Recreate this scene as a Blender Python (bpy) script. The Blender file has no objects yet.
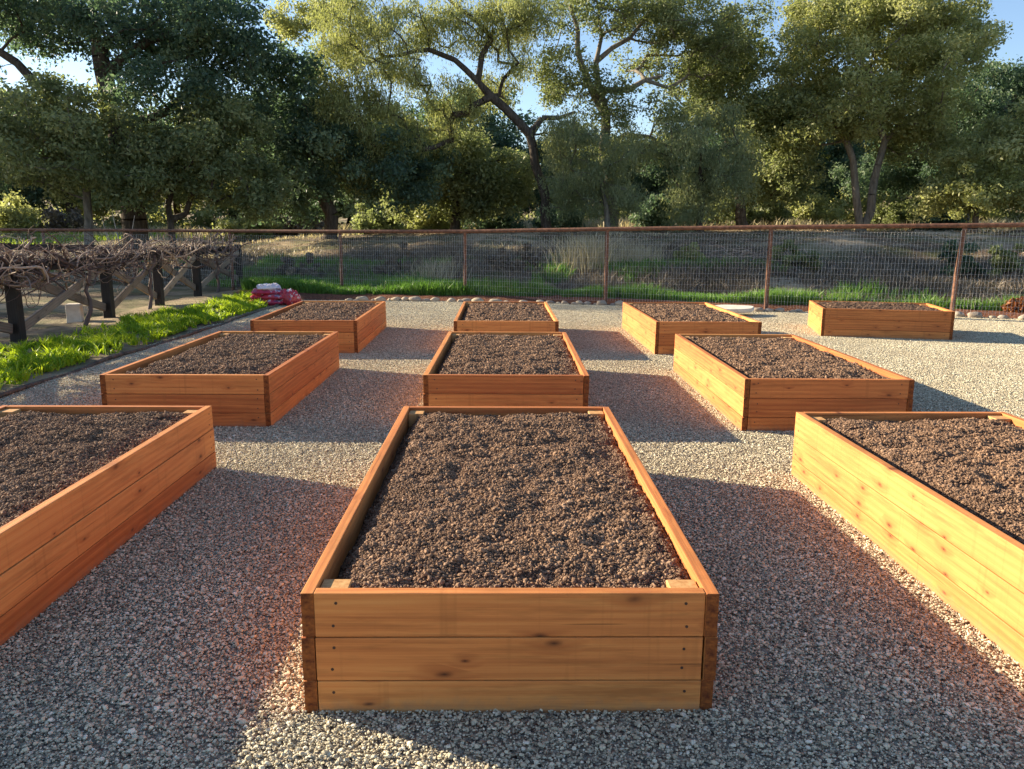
import bpy, bmesh, math, random
import numpy as np
from mathutils import Vector, Matrix
PI = math.pi
R = math.radians
S = bpy.context.scene
COL = S.collection
rng = np.random.default_rng(11)
random.seed(5)

# ------------------------------------------------------------------ camera
CH, CP, CY, CR, CF = 1.433, R(11.26), R(.82), R(.289), 786.0
F_ = np.array([math.sin(CY)*math.cos(CP), math.cos(CY)*math.cos(CP), -math.sin(CP)])
r0 = np.array([math.cos(CY), -math.sin(CY), 0.]); u0 = np.cross(r0, F_)
RT = math.cos(CR)*r0+math.sin(CR)*u0; UP = -math.sin(CR)*r0+math.cos(CR)*u0
cam = bpy.data.cameras.new('camera'); co = bpy.data.objects.new('camera', cam); COL.objects.link(co)
cam.sensor_width = 36; cam.lens = CF/1024*36; cam.clip_start = .05; cam.clip_end = 1000
m = Matrix(((RT[0], UP[0], -F_[0], 0), (RT[1], UP[1], -F_[1], 0), (RT[2], UP[2], -F_[2], CH), (0, 0, 0, 1)))
co.matrix_world = m
S.camera = co
def ray(u, v): return F_*CF+RT*(u-512)-UP*(v-384.5)
def at(u, v, Y):
    d = ray(u, v); return np.array([0, 0, CH])+d*(Y/d[1])
def gr(u, v, z=0.):
    d = ray(u, v); return np.array([0, 0, CH])+d*((z-CH)/d[2])
def pxm(u, v, Y):                       # metres per pixel there
    d = ray(u, v); return (Y/d[1])

# ------------------------------------------------------------------ numpy helpers
def lattice(seed, n=64):
    return np.random.default_rng(seed).random((n, n))
def vn(x, y, sc, seed):
    L = lattice(seed); n = 64
    x = np.asarray(x, float)*sc+1000.3; y = np.asarray(y, float)*sc+1000.7
    xi = np.floor(x).astype(int); yi = np.floor(y).astype(int); fx = x-xi; fy = y-yi
    fx = fx*fx*(3-2*fx); fy = fy*fy*(3-2*fy)
    a = L[xi % n, yi % n]; b = L[(xi+1) % n, yi % n]; c = L[xi % n, (yi+1) % n]; d = L[(xi+1) % n, (yi+1) % n]
    return (a*(1-fx)+b*fx)*(1-fy)+(c*(1-fx)+d*fx)*fy
def fbm(x, y, sc, seed, o=4):
    r = 0; w = 0
    for i in range(o):
        r = r+vn(x, y, sc*2**i, seed+i)*.5**i; w += .5**i
    return r/w
def sm(a, b, x):
    t = np.clip((np.asarray(x, float)-a)/(b-a), 0, 1); return t*t*(3-2*t)

def mesh_np(name, V, Fc, mats, smooth=False, tint=None, midx=None):
    me = bpy.data.meshes.new(name)
    V = np.asarray(V, np.float32); Fc = np.asarray(Fc, np.int32); k = Fc.shape[1]
    me.vertices.add(len(V)); me.vertices.foreach_set('co', V.ravel())
    me.loops.add(Fc.size); me.loops.foreach_set('vertex_index', Fc.ravel())
    me.polygons.add(len(Fc)); me.polygons.foreach_set('loop_start', np.arange(0, Fc.size, k, dtype=np.int32))
    me.polygons.foreach_set('use_smooth', np.full(len(Fc), smooth))
    if midx is not None: me.polygons.foreach_set('material_index', np.asarray(midx, np.int32))
    for m_ in (mats if isinstance(mats, (list, tuple)) else [mats]): me.materials.append(m_)
    if tint is not None:
        a = me.attributes.new('tint', 'FLOAT', 'POINT'); a.data.foreach_set('value', np.asarray(tint, np.float32))
    me.update(calc_edges=True); me.validate()
    return me
def put(name, me, parent=None, loc=(0, 0, 0), rz=0, **kw):
    o = bpy.data.objects.new(name, me); COL.objects.link(o); o.location = loc; o.rotation_euler = (0, 0, rz)
    if parent: o.parent = parent
    for k, v in kw.items(): o[k] = v
    return o
def thing(name, loc, label, cat, group=None, rz=0):
    o = put(name, None, None, loc, rz, label=label, category=cat)
    if group: o['group'] = group
    return o
def tag(o, label, cat, group=None):
    o['label'] = label; o['category'] = cat
    if group: o['group'] = group
    return o
class MB:                                # collects tubes / quads
    def __init__(s): s.V = []; s.F = []; s.T = []; s.n = 0
    def add(s, V, F, t=0.5):
        V = np.asarray(V, float); s.V.append(V); s.F.append(np.asarray(F)+s.n); s.n += len(V)
        s.T.append(np.full(len(V), t) if np.isscalar(t) else t)
    def seg(s, a, b, ra, rb, k=6, t=0.5):
        a = np.asarray(a, float); b = np.asarray(b, float); d = b-a; L = np.linalg.norm(d)
        if L < 1e-6: return
        d /= L; h = np.array([0, 0, 1.]) if abs(d[2]) < .9 else np.array([1., 0, 0])
        x = np.cross(d, h); x /= np.linalg.norm(x); y = np.cross(d, x)
        an = np.arange(k)*2*PI/k; c = np.cos(an)[:, None]*x+np.sin(an)[:, None]*y
        i = np.arange(k); j = (i+1) % k
        s.add(np.vstack([a+c*ra, b+c*rb]), np.stack([i, i+k, j+k, j], 1), t)
    def line(s, pts, rad, k=6, t=.5, cap=True):
        P = np.asarray(pts, float); n = len(P); rad = np.broadcast_to(rad, n)
        d = np.gradient(P, axis=0); d /= np.linalg.norm(d, axis=1)[:, None]+1e-9
        h = np.array([.31, .17, .93]); x = np.cross(d, h); x /= np.linalg.norm(x, axis=1)[:, None]+1e-9; y = np.cross(d, x)
        an = np.arange(k)*2*PI/k
        V = P[:, None, :]+rad[:, None, None]*(np.cos(an)[None, :, None]*x[:, None]+np.sin(an)[None, :, None]*y[:, None])
        i = np.arange(k); j = (i+1) % k; F = []
        for r in range(n-1): F.append(np.stack([r*k+i, r*k+j, (r+1)*k+j, (r+1)*k+i], 1))
        V = V.reshape(-1, 3); F = np.vstack(F)
        if cap:
            V = np.vstack([V, P[0], P[-1]]); c0 = n*k
            F = np.vstack([F, np.stack([j, i, i*0+c0, i*0+c0], 1)[:, [0, 1, 2, 3]], np.stack([(n-1)*k+i, (n-1)*k+j, i*0+c0+1, i*0+c0+1], 1)])
        s.add(V, F, t)
    def box(s, c, sz, rz=0, t=.5):
        x, y, z = np.asarray(sz)/2
        V = np.array([[a, b, d] for a in (-x, x) for b in (-y, y) for d in (-z, z)], float)
        cs, sn = math.cos(rz), math.sin(rz)
        V = np.stack([V[:, 0]*cs-V[:, 1]*sn, V[:, 0]*sn+V[:, 1]*cs, V[:, 2]], 1)+np.asarray(c)
        s.add(V, [[0, 1, 3, 2], [4, 6, 7, 5], [0, 4, 5, 1], [2, 3, 7, 6], [0, 2, 6, 4], [1, 5, 7, 3]], t)
    def mesh(s, name, mats, smooth=False, off=(0, 0, 0)):
        # degenerate quads used as caps are cleaned by validate
        return mesh_np(name, np.vstack(s.V)-np.asarray(off), np.vstack(s.F), mats, smooth, np.concatenate(s.T))

# ------------------------------------------------------------------ materials
class NT:
    def __init__(s, name):
        s.m = bpy.data.materials.new(name); s.m.use_nodes = True; s.t = s.m.node_tree; s.t.nodes.clear()
        s.out = s.n('ShaderNodeOutputMaterial')
    def n(s, ty, **kw):
        o = s.t.nodes.new(ty)
        for k, v in kw.items(): setattr(o, k, v)
        return o
    def l(s, a, b): s.t.links.new(a, b)
    def setv(s, sock, v):
        if hasattr(v, 'is_linked') or isinstance(v, bpy.types.NodeSocket): s.l(v, sock)
        else: sock.default_value = v
    def math(s, op, a, b=0., c=0., clamp=False):
        o = s.n('ShaderNodeMath', operation=op, use_clamp=clamp); s.setv(o.inputs[0], a); s.setv(o.inputs[1], b); s.setv(o.inputs[2], c); return o.outputs[0]
    def mix(s, f, a, b, mode='MIX'):
        o = s.n('ShaderNodeMix', data_type='RGBA', blend_type=mode); s.setv(o.inputs[0], f)
        s.setv(o.inputs[6], a if not isinstance(a, tuple) else (*a, 1)); s.setv(o.inputs[7], b if not isinstance(b, tuple) else (*b, 1)); return o.outputs[2]
    def ramp(s, f, st):
        o = s.n('ShaderNodeValToRGB'); s.setv(o.inputs[0], f); e = o.color_ramp.elements
        while len(e) < len(st): e.new(.5)
        for i, (p, c) in enumerate(st): e[i].position = p; e[i].color = (*c, 1) if isinstance(c, tuple) else (c, c, c, 1)
        return o.outputs[0]
    def noise(s, vec, sc, det=3, rough=.55, dist=0.):
        o = s.n('ShaderNodeTexNoise'); s.l(vec, o.inputs['Vector']); o.inputs['Scale'].default_value = sc; o.inputs['Detail'].default_value = det
        o.inputs['Roughness'].default_value = rough; o.inputs['Distortion'].default_value = dist; return o.outputs[0]
    def map(s, vec, sc=(1, 1, 1), loc=(0, 0, 0)):
        o = s.n('ShaderNodeMapping'); s.l(vec, o.inputs[0]); o.inputs[3].default_value = sc; s.setv(o.inputs[1], loc); return o.outputs[0]
    def obj(s): return s.n('ShaderNodeTexCoord').outputs['Object']
    def pos(s): return s.n('ShaderNodeNewGeometry').outputs['Position']
    def tint(s): return s.n('ShaderNodeAttribute', attribute_name='tint').outputs['Fac']
    def rnd(s): return s.n('ShaderNodeObjectInfo').outputs['Random']
    def bsdf(s, col, rough=.8, spec=.3, metal=0., bump=None, bs=.3, bd=.01, transl=0., tcol=None):
        b = s.n('ShaderNodeBsdfPrincipled'); s.setv(b.inputs['Base Color'], (*col, 1) if isinstance(col, tuple) else col)
        s.setv(b.inputs['Roughness'], rough); b.inputs['Specular IOR Level'].default_value = spec; b.inputs['Metallic'].default_value = metal
        if bump is not None:
            bn = s.n('ShaderNodeBump'); bn.inputs['Strength'].default_value = bs; bn.inputs['Distance'].default_value = bd
            s.l(bump, bn.inputs['Height']); s.l(bn.outputs[0], b.inputs['Normal'])
        o = b.outputs[0]
        if transl:
            t = s.n('ShaderNodeBsdfTranslucent'); s.setv(t.inputs[0], (*tcol, 1) if isinstance(tcol, tuple) else (tcol if tcol is not None else col))
            x = s.n('ShaderNodeMixShader'); x.inputs[0].default_value = transl; s.l(o, x.inputs[1]); s.l(t.outputs[0], x.inputs[2]); o = x.outputs[0]
        s.l(o, s.out.inputs[0]); return s.m

def wood_mat(name, light, mid, dark, knot, sat_var=.5, grey=None):
    t = NT(name); rnd = t.rnd(); v = t.obj()
    off = t.n('ShaderNodeCombineXYZ')
    t.l(t.math('MULTIPLY', rnd, 53.1), off.inputs[0]); t.l(t.math('MULTIPLY', rnd, 17.7), off.inputs[1]); t.l(t.math('MULTIPLY', rnd, 31.3), off.inputs[2])
    add = t.n('ShaderNodeVectorMath', operation='ADD'); t.l(v, add.inputs[0]); t.l(off.outputs[0], add.inputs[1]); p = add.outputs[0]
    # knots: cells in the board's face plane
    s0 = t.n('ShaderNodeSeparateXYZ'); t.l(p, s0.inputs[0]); kc = t.n('ShaderNodeCombineXYZ')
    t.l(t.math('MULTIPLY', s0.outputs[0], 4.0), kc.inputs[0]); t.l(t.math('MULTIPLY', s0.outputs[2], 9.0), kc.inputs[1]); kv = kc.outputs[0]
    wob = t.n('ShaderNodeTexNoise'); t.l(kv, wob.inputs['Vector']); wob.inputs['Scale'].default_value = 2.0
    kd = t.n('ShaderNodeVectorMath', operation='MULTIPLY_ADD'); t.l(wob.outputs['Color'], kd.inputs[0]); kd.inputs[1].default_value = (.10, .10, .10); t.l(kv, kd.inputs[2])
    vo = t.n('ShaderNodeTexVoronoi', voronoi_dimensions='2D'); t.l(kd.outputs[0], vo.inputs['Vector']); vo.inputs['Scale'].default_value = 1
    sep = t.n('ShaderNodeSeparateColor'); t.l(vo.outputs['Color'], sep.inputs[0])
    on = t.math('GREATER_THAN', sep.outputs[0], .62)
    size = t.math('MULTIPLY_ADD', sep.outputs[1], .09, .045)
    kn = t.math('MULTIPLY', on, t.math('SUBTRACT', 1., t.math('SMOOTH_MIN', t.math('DIVIDE', vo.outputs['Distance'], size), 1., .25), clamp=True))
    halo = t.math('MULTIPLY', on, t.math('SUBTRACT', 1., t.math('DIVIDE', vo.outputs['Distance'], t.math('MULTIPLY', size, 3.6)), clamp=True))
    # grain rings cut by the face, pushed around the knots
    g0 = t.noise(t.map(p, (.45, 4, 4)), 1.3, 2)
    sx = t.n('ShaderNodeSeparateXYZ'); t.l(p, sx.inputs[0])
    ring = t.math('MULTIPLY_ADD', g0, 7., t.math('MULTIPLY', t.math('ADD', sx.outputs[2], sx.outputs[1]), 75.))
    ring = t.math('MULTIPLY_ADD', halo, 2.2, ring)
    wv = t.math('MULTIPLY_ADD', t.math('SINE', t.math('MULTIPLY', ring, 2.6)), .5, .5)
    fib = t.noise(t.map(p, (1.8, 190, 190)), 1., 4, .7)
    big = t.noise(t.map(p, (1.1, 9, 9)), 1.2, 4, .6)
    f = t.math('ADD', t.math('MULTIPLY', wv, .12), t.math('MULTIPLY', fib, .50)); f = t.math('ADD', f, t.math('MULTIPLY', big, .42))
    f = t.math('ADD', f, t.math('MULTIPLY', t.math('SUBTRACT', rnd, .5), .32*sat_var*2))
    c = t.ramp(f, [(.28, light), (.54, mid), (.86, dark)])
    c = t.mix(t.math('MULTIPLY', halo, .6), c, dark)
    c = t.mix(t.math('MULTIPLY', kn, .95, clamp=True), c, knot)
    st = t.noise(t.map(p, (.9, 3, 9)), 2.1, 4, .7)
    vs = t.noise(t.map(p, (26, 1, .8)), 1., 2); c = t.mix(t.ramp(vs, [(.60, 0.), (.74, .35)]), c, tuple(x*.55 for x in mid))
    c = t.mix(t.ramp(st, [(.50, 0.), (.70, .6)]), c, tuple(x*.5 for x in mid))
    # narrow checks along the grain
    ck = t.noise(t.map(p, (1.2, 60, 60)), 1., 2)
    c = t.mix(t.ramp(ck, [(.69, 0.), (.73, .55)]), c, tuple(x*.3 for x in dark))
    pz = t.n('ShaderNodeSeparateXYZ'); t.l(t.pos(), pz.inputs[0]); dz = t.noise(t.pos(), 22, 4, .65)
    c = t.mix(t.math('MULTIPLY', t.math('SUBTRACT', t.math('MULTIPLY_ADD', dz, .10, .0), pz.outputs[2], clamp=True), 9., clamp=True), c, (.24, .17, .11))
    h = t.math('ADD', t.math('MULTIPLY', fib, .6), t.math('MULTIPLY', wv, .3))
    return t.bsdf(c, .62, .3, bump=h, bs=.35, bd=.002)

M = {}
M['wood'] = wood_mat('stained redwood', (.66, .290, .085), (.56, .202, .056), (.31, .085, .024), (.05, .014, .007), .75)
t = NT('board end grain'); e = t.noise(t.map(t.obj(), (3, 40, 60)), 1.5, 4)
M['end'] = t.bsdf(t.ramp(e, [(.3, (.30, .095, .022)), (.7, (.10, .026, .01))]), .75, .2)
t = NT('corner post wood'); e = t.noise(t.map(t.obj(), (40, 40, 3)), 1.5, 4)
M['post'] = t.bsdf(t.ramp(e, [(.3, (.62, .36, .15)), (.7, (.42, .20, .07))]), .7, .2)
M['screw'] = NT('rusted screw').bsdf((.06, .03, .02), .6, .4)

t = NT('potting soil crumbs'); tt = t.tint(); nz = t.noise(t.pos(), 9, 3)
c = t.ramp(tt, [(0, (.05, .029, .020)), (.22, (.18, .105, .064)), (.6, (.32, .195, .118)), (.88, (.44, .28, .175)), (1., (.66, .47, .31))])
c = t.mix(t.ramp(nz, [(.35, .45), (.65, 0.)]), c, (.14, .088, .06))
M['soil'] = t.bsdf(c, .92, .15)
t = NT('soil base'); n1 = t.noise(t.obj(), 60, 5, .7); M['soilbase'] = t.bsdf(t.ramp(n1, [(.35, (.03, .02, .015)), (.62, (.14, .088, .06)), (.8, (.24, .155, .10))]), .95, .1, bump=n1, bs=1., bd=.02)

t = NT('crushed gravel'); tt = t.tint(); nz = t.noise(t.pos(), 1.3, 4, .6)
c = t.ramp(tt, [(0, (.07, .055, .042)), (.25, (.29, .24, .165)), (.5, (.60, .52, .36)), (.82, (.78, .70, .50)), (1., (.90, .86, .71))])
c = t.mix(t.ramp(nz, [(.35, .35), (.6, 0.)]), c, (.36, .28, .195))
M['gravel'] = t.bsdf(c, .85, .2)
t = NT('gravel bed'); vo = t.n('ShaderNodeTexVoronoi'); t.l(t.pos(), vo.inputs['Vector']); vo.inputs['Scale'].default_value = 75
sp = t.n('ShaderNodeSeparateColor'); t.l(vo.outputs['Color'], sp.inputs[0])
c = t.ramp(sp.outputs[0], [(0, (.12, .10, .085)), (.5, (.32, .27, .20)), (1, (.5, .44, .33))])
M['gravelbase'] = t.bsdf(c, .9, .15, bump=t.math('SUBTRACT', 1., vo.outputs['Distance']), bs=1., bd=.012)

t = NT('dirt and leaf litter'); p = t.pos(); a = t.noise(p, .45, 5, .6); b = t.noise(p, 6, 5, .7); g = t.noise(p, .8, 4, .6)
c = t.ramp(b, [(.3, (.05, .034, .022)), (.5, (.12, .082, .052)), (.7, (.23, .165, .105))])
c = t.mix(t.ramp(a, [(.42, 0.), (.60, .8)]), c, (.46, .35, .22))
c = t.mix(t.ramp(g, [(.46, 0.), (.6, .6)]), c, (.075, .095, .03))
M['dirt'] = t.bsdf(c, .95, .1, bump=b, bs=.8, bd=.06)
t = NT('planting strip soil'); p = t.pos(); b = t.noise(p, 26, 5, .75)
M['strip'] = t.bsdf(t.ramp(b, [(.32, (.05, .022, .014)), (.55, (.20, .085, .05)), (.75, (.36, .19, .11))]), .95, .1, bump=b, bs=1, bd=.03)

def leaf_mat(name, a, b, c3, tr=.3, rough=.5, trc=None):
    t = NT(name); tt = t.tint()
    c = t.ramp(tt, [(0, a), (.5, b), (1, c3)])
    return t.bsdf(c, rough, .35, transl=tr, tcol=t.mix(.5, c, (trc or (b[0]*2.1, b[1]*2.2, b[2]*1.3))))
M['oak'] = leaf_mat('oak leaves', (.055, .072, .035), (.19, .215, .095), (.48, .48, .23), .48)
M['oak_dark'] = leaf_mat('dark oak leaves', (.026, .054, .040), (.085, .135, .085), (.28, .33, .17), .45)
M['oak_bright'] = leaf_mat('olive leaves', (.10, .12, .045), (.29, .30, .12), (.58, .56, .27), .44)
M['moss'] = leaf_mat('hanging grey green leaves', (.09, .11, .06), (.25, .275, .15), (.38, .39, .21), .45)
M['brush'] = leaf_mat('brush leaves', (.05, .04, .03), (.16, .125, .09), (.38, .30, .21), .15)
M['grass'] = leaf_mat('fresh grass', (.04, .12, .012), (.17, .33, .015), (.42, .52, .035), .45, .45, (.55, .65, .02))
M['grass2'] = leaf_mat('fence grass', (.035, .10, .018), (.11, .22, .035), (.26, .37, .07), .35, .5)
M['straw'] = leaf_mat('dry straw', (.24, .18, .11), (.48, .39, .25), (.70, .60, .42), .3)
M['litter'] = leaf_mat('leaf litter', (.06, .04, .028), (.20, .14, .09), (.52, .40, .26), .1, .7)
M['red_leaf'] = leaf_mat('rust leaves', (.06, .035, .015), (.25, .08, .025), (.42, .20, .06), .25)
def bark_mat(name, a, b):
    t = NT(name); n_ = t.noise(t.map(t.pos(), (9, 9, 2.2)), 1.3, 5, .7)
    return t.bsdf(t.ramp(n_, [(.3, a), (.7, b)]), .95, .1, bump=n_, bs=1., bd=.05)
M['bark'] = bark_mat('oak bark', (.035, .026, .02), (.15, .12, .095))
M['bark_pale'] = bark_mat('pale bark', (.10, .085, .07), (.30, .26, .21))
t = NT('vine cane'); M['vine'] = t.bsdf(t.ramp(t.tint(), [(0, (.035, .022, .02)), (.5, (.17, .12, .10)), (1, (.50, .38, .28))]), .85, .15)
t = NT('rusted steel'); n_ = t.noise(t.pos(), 14, 5, .7)
M['rust'] = t.bsdf(t.ramp(n_, [(.3, (.07, .036, .025)), (.55, (.19, .088, .052)), (.75, (.33, .165, .095))]), .75, .35, metal=.15, bump=n_, bs=.3, bd=.004)
M['wire'] = NT('galvanised wire').bsdf((.85, .82, .77), .5, .4, metal=.2)
M['fence_dark'] = wood_mat('dark stained fence wood', (.03, .024, .021), (.018, .014, .012), (.015, .011, .01), (.005, .004, .004))
M['fence_grey'] = wood_mat('weathered fence wood', (.34, .27, .20), (.22, .165, .12), (.10, .07, .05), (.03, .02, .015))
t = NT('river stone'); n_ = t.noise(t.pos(), 11, 4, .6); n2 = t.n('ShaderNodeObjectInfo').outputs['Random']
M['stone'] = t.bsdf(t.mix(t.math('MULTIPLY', n_, .5), t.ramp(n2, [(0, (.52, .42, .29)), (.35, (.40, .34, .27)), (.6, (.55, .44, .31)), (1, (.30, .24, .19))]), (.22, .17, .12)), .85, .2, bump=n_, bs=.4, bd=.02)
t = NT('pale slab'); n_ = t.noise(t.obj(), 9, 4); M['slab'] = t.bsdf(t.ramp(n_, [(.3, (.60, .53, .42)), (.7, (.78, .72, .60))]), .8, .2, bump=n_, bs=.3, bd=.01)
t = NT('concrete'); n_ = t.noise(t.obj(), 12, 5, .7); M['concrete'] = t.bsdf(t.ramp(n_, [(.3, (.55, .46, .36)), (.7, (.72, .62, .50))]), .9, .1, bump=n_, bs=.4, bd=.01)
def plastic(name, col):
    t = NT(name); n_ = t.noise(t.obj(), 14, 3, .6); n9 = t.noise(t.obj(), 7, 3, .6); n8 = t.noise(t.map(t.obj(), (1, 1, 1), (4, 2, 1)), 9, 3, .6)
    col = t.mix(t.ramp(n9, [(.56, 0.), (.60, .85)]), col, (.78, .62, .66)); col = t.mix(t.ramp(n8, [(.62, 0.), (.66, .8)]), col, (.12, .09, .22))
    return t.bsdf(t.mix(t.math('MULTIPLY', n_, .35), col, (.1, .03, .05)), .32, .5, bump=n_, bs=.6, bd=.02)
M['bag_red'] = plastic('red bag plastic', (.55, .035, .05)); M['bag_mag'] = plastic('magenta bag plastic', (.48, .03, .07)); M['bag_white'] = plastic('white bag plastic', (.82, .74, .74)); M['bag_blue'] = plastic('blue label plastic', (.35, .38, .60))
M['edging'] = bark_mat('edging timber', (.06, .055, .045), (.20, .17, .13))

# ------------------------------------------------------------------ terrain
FP0 = at(340, 230, 17.2)[:2]; FP4 = at(962, 226, 12.85)[:2]; FST = (FP4-FP0)/4      # first post left of centre, step between posts
FD = FST/np.linalg.norm(FST); FN = np.array([-FD[1], FD[0]]); FN = FN if FN[1] > 0 else -FN
def fence_d(x, y): return (np.asarray(x)-FP0[0])*FN[0]+(np.asarray(y)-FP0[1])*FN[1]
def terr(x, y):
    x = np.asarray(x, float); y = np.asarray(y, float); d = fence_d(x, y)
    hi = .85+.5*sm(-12, 2, x)
    z = hi*sm(1.2, 13, d)+.28*sm(.6, 3, d)*sm(-3, 0, x)*0
    z = z+(fbm(x, y, .28, 3)-.5)*.5*sm(1.5, 6, d)+(fbm(x, y, 1.3, 8)-.5)*.12*sm(.6, 2, d)
    z = z+5.5*sm(36, 95, d)+14*sm(80, 240, d)
    z = z+.9*sm(2.0, 3.6, d)*(1-sm(3.6, 6.0, d))*.25*sm(-4, -1, x)
    return z
def grid(xs, ys):
    X, Y = np.meshgrid(xs, ys); n = len(xs); i = np.arange(len(ys)-1)[:, None]*n+np.arange(n-1)[None, :]
    return X.ravel(), Y.ravel(), np.stack([i, i+1, i+n+1, i+n], -1).reshape(-1, 4)
xs = np.unique(np.concatenate([np.linspace(-500, -60, 12), np.linspace(-60, -20, 30), np.linspace(-20, 22, 150), np.linspace(22, 60, 30), np.linspace(60, 500, 12)]))
ys = np.unique(np.concatenate([np.linspace(-60, 8, 20), np.linspace(8, 40, 130), np.linspace(40, 110, 40), np.linspace(110, 700, 20)]))
X, Y, Fq = grid(xs, ys)
put('ground', mesh_np('ground', np.stack([X, Y, terr(X, Y)-.012], 1), Fq, M['dirt'], True), kind='structure')

# garden gravel: a flat bed and loose stones on it
ELx = lambda y: -4.22+.02*(y-8)                                       # left edging line
EY0, EY1 = -2., 15.3
rocks_px = [(388, 301), (470, 302.5), (560, 304), (630, 306), (700, 309.5), (760, 312), (890, 314), (970, 317.5), (1024, 320), (1100, 325)]
RK = np.array([gr(u, v)[:2] for u, v in rocks_px])
RKX = np.concatenate([[-5.2, -3.6], RK[:, 0], [16]]); RKY = np.concatenate([[15.9, 15.5], RK[:, 1], [RK[-1, 1]-3.0]])
def rock_y(x): return np.interp(x, RKX, RKY)
xx = np.linspace(-4.3, 16, 90)
V = []; 
for x in xx: V += [(x, EY0-4, .0), (x, rock_y(x)+.1, .0)]
n = len(xx); Fq = [[2*i, 2*i+2, 2*i+3, 2*i+1] for i in range(n-1)]
put('gravel_yard', mesh_np('gravel_yard', V, Fq, M['gravelbase']), kind='structure')

def ico():
    g = (1+5**.5)/2
    V = np.array([[-1, g, 0], [1, g, 0], [-1, -g, 0], [1, -g, 0], [0, -1, g], [0, 1, g], [0, -1, -g], [0, 1, -g], [g, 0, -1], [g, 0, 1], [-g, 0, -1], [-g, 0, 1]], float)/np.sqrt(1+g*g)
    F = np.array([[0, 11, 5], [0, 5, 1], [0, 1, 7], [0, 7, 10], [0, 10, 11], [1, 5, 9], [5, 11, 4], [11, 10, 2], [10, 7, 6], [7, 1, 8], [3, 9, 4], [3, 4, 2], [3, 2, 6], [3, 6, 8], [3, 8, 9], [4, 9, 5], [2, 4, 11], [6, 2, 10], [8, 6, 7], [9, 8, 1]])
    return V, F
IV, IF = ico()
def pebbles(C, r, flat=.65, jit=.22, g=rng):
    n = len(C); q = g.normal(size=(n, 4)); q /= np.linalg.norm(q, axis=1)[:, None]
    w, x, y, z = q.T
    Rm = np.stack([1-2*(y*y+z*z), 2*(x*y-z*w), 2*(x*z+y*w), 2*(x*y+z*w), 1-2*(x*x+z*z), 2*(y*z-x*w), 2*(x*z-y*w), 2*(y*z+x*w), 1-2*(x*x+y*y)], 1).reshape(n, 3, 3)
    L = IV[None]*(1+g.uniform(-jit, jit, (n, 12, 1)))*np.stack([g.uniform(.8, 1.35, n), g.uniform(.75, 1.1, n), g.uniform(.5, .9, n)], 1)[:, None]
    P = np.einsum('nij,nkj->nki', Rm, L)*r[:, None, None]; P[:, :, 2] *= flat; P += C[:, None]
    F = IF[None]+(np.arange(n)*12)[:, None, None]
    return P.reshape(-1, 3), F.reshape(-1, 3)
PS = .8
n = 13500
C = np.stack([rng.uniform(-PS/2, PS/2, n), rng.uniform(-PS/2, PS/2, n), rng.uniform(-.002, .009, n)], 1)
r = np.clip(rng.lognormal(-5.62, .42, n), .002, .0115)
V, F3 = pebbles(C, r)
me = mesh_np('gravel', V, F3, M['gravel'], False, np.repeat(rng.beta(2.2, 2.0, n), 12))
gv = put('gravel', me, kind='stuff', label='loose pale crushed gravel covering the garden floor', category='gravel')
ng = bpy.data.node_groups.new('scatter gravel', 'GeometryNodeTree')
ng.interface.new_socket('Geometry', in_out='INPUT', socket_type='NodeSocketGeometry'); ng.interface.new_socket('Geometry', in_out='OUTPUT', socket_type='NodeSocketGeometry')
N = ng.nodes; gi = N.new('NodeGroupInput'); go = N.new('NodeGroupOutput')
def node(ty, **kw):
    o = N.new(ty)
    for k, v in kw.items(): setattr(o, k, v)
    return o
nx, ny = 21, 22
mg = node('GeometryNodeMeshGrid'); mg.inputs['Vertices X'].default_value = nx; mg.inputs['Vertices Y'].default_value = ny
mg.inputs['Size X'].default_value = (nx-1)*PS; mg.inputs['Size Y'].default_value = (ny-1)*PS
tr = node('GeometryNodeTransform'); tr.inputs['Translation'].default_value = (-3.9+(nx-1)*PS/2, .9-3*PS*0+(ny-1)*PS/2, .003)
ng.links.new(mg.outputs['Mesh'], tr.inputs['Geometry'])
# stop at the strip along the fence
ps = node('GeometryNodeInputPosition'); sx = node('ShaderNodeSeparateXYZ'); ng.links.new(ps.outputs[0], sx.inputs[0])
def gm(op, a, b):
    o = node('ShaderNodeMath', operation=op)
    for i, q in enumerate((a, b)):
        if isinstance(q, (int, float)): o.inputs[i].default_value = q
        else: ng.links.new(q, o.inputs[i])
    return o.outputs[0]
# rocks line: two straight pieces
c1 = gm('GREATER_THAN', sx.outputs[1], 15.3)
lin = gm('ADD', sx.outputs[1], gm('MULTIPLY', sx.outputs[0], .30)); c2 = gm('GREATER_THAN', lin, 15.75)
cond = gm('MAXIMUM', c1, c2)
dg = node('GeometryNodeDeleteGeometry'); ng.links.new(tr.outputs[0], dg.inputs[0]); ng.links.new(cond, dg.inputs['Selection'])
rv = node('FunctionNodeRandomValue', data_type='INT'); rv.inputs['Min'].default_value = 0; rv.inputs['Max'].default_value = 3
an = gm('MULTIPLY', rv.outputs[2], PI/2)
cx = node('ShaderNodeCombineXYZ'); ng.links.new(an, cx.inputs[2])
ip = node('GeometryNodeInstanceOnPoints'); ng.links.new(dg.outputs[0], ip.inputs['Points']); ng.links.new(gi.outputs[0], ip.inputs['Instance']); ng.links.new(cx.outputs[0], ip.inputs['Rotation'])
ng.links.new(ip.outputs[0], go.inputs[0])
md = gv.modifiers.new('scatter', 'NODES'); md.node_group = ng

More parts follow.
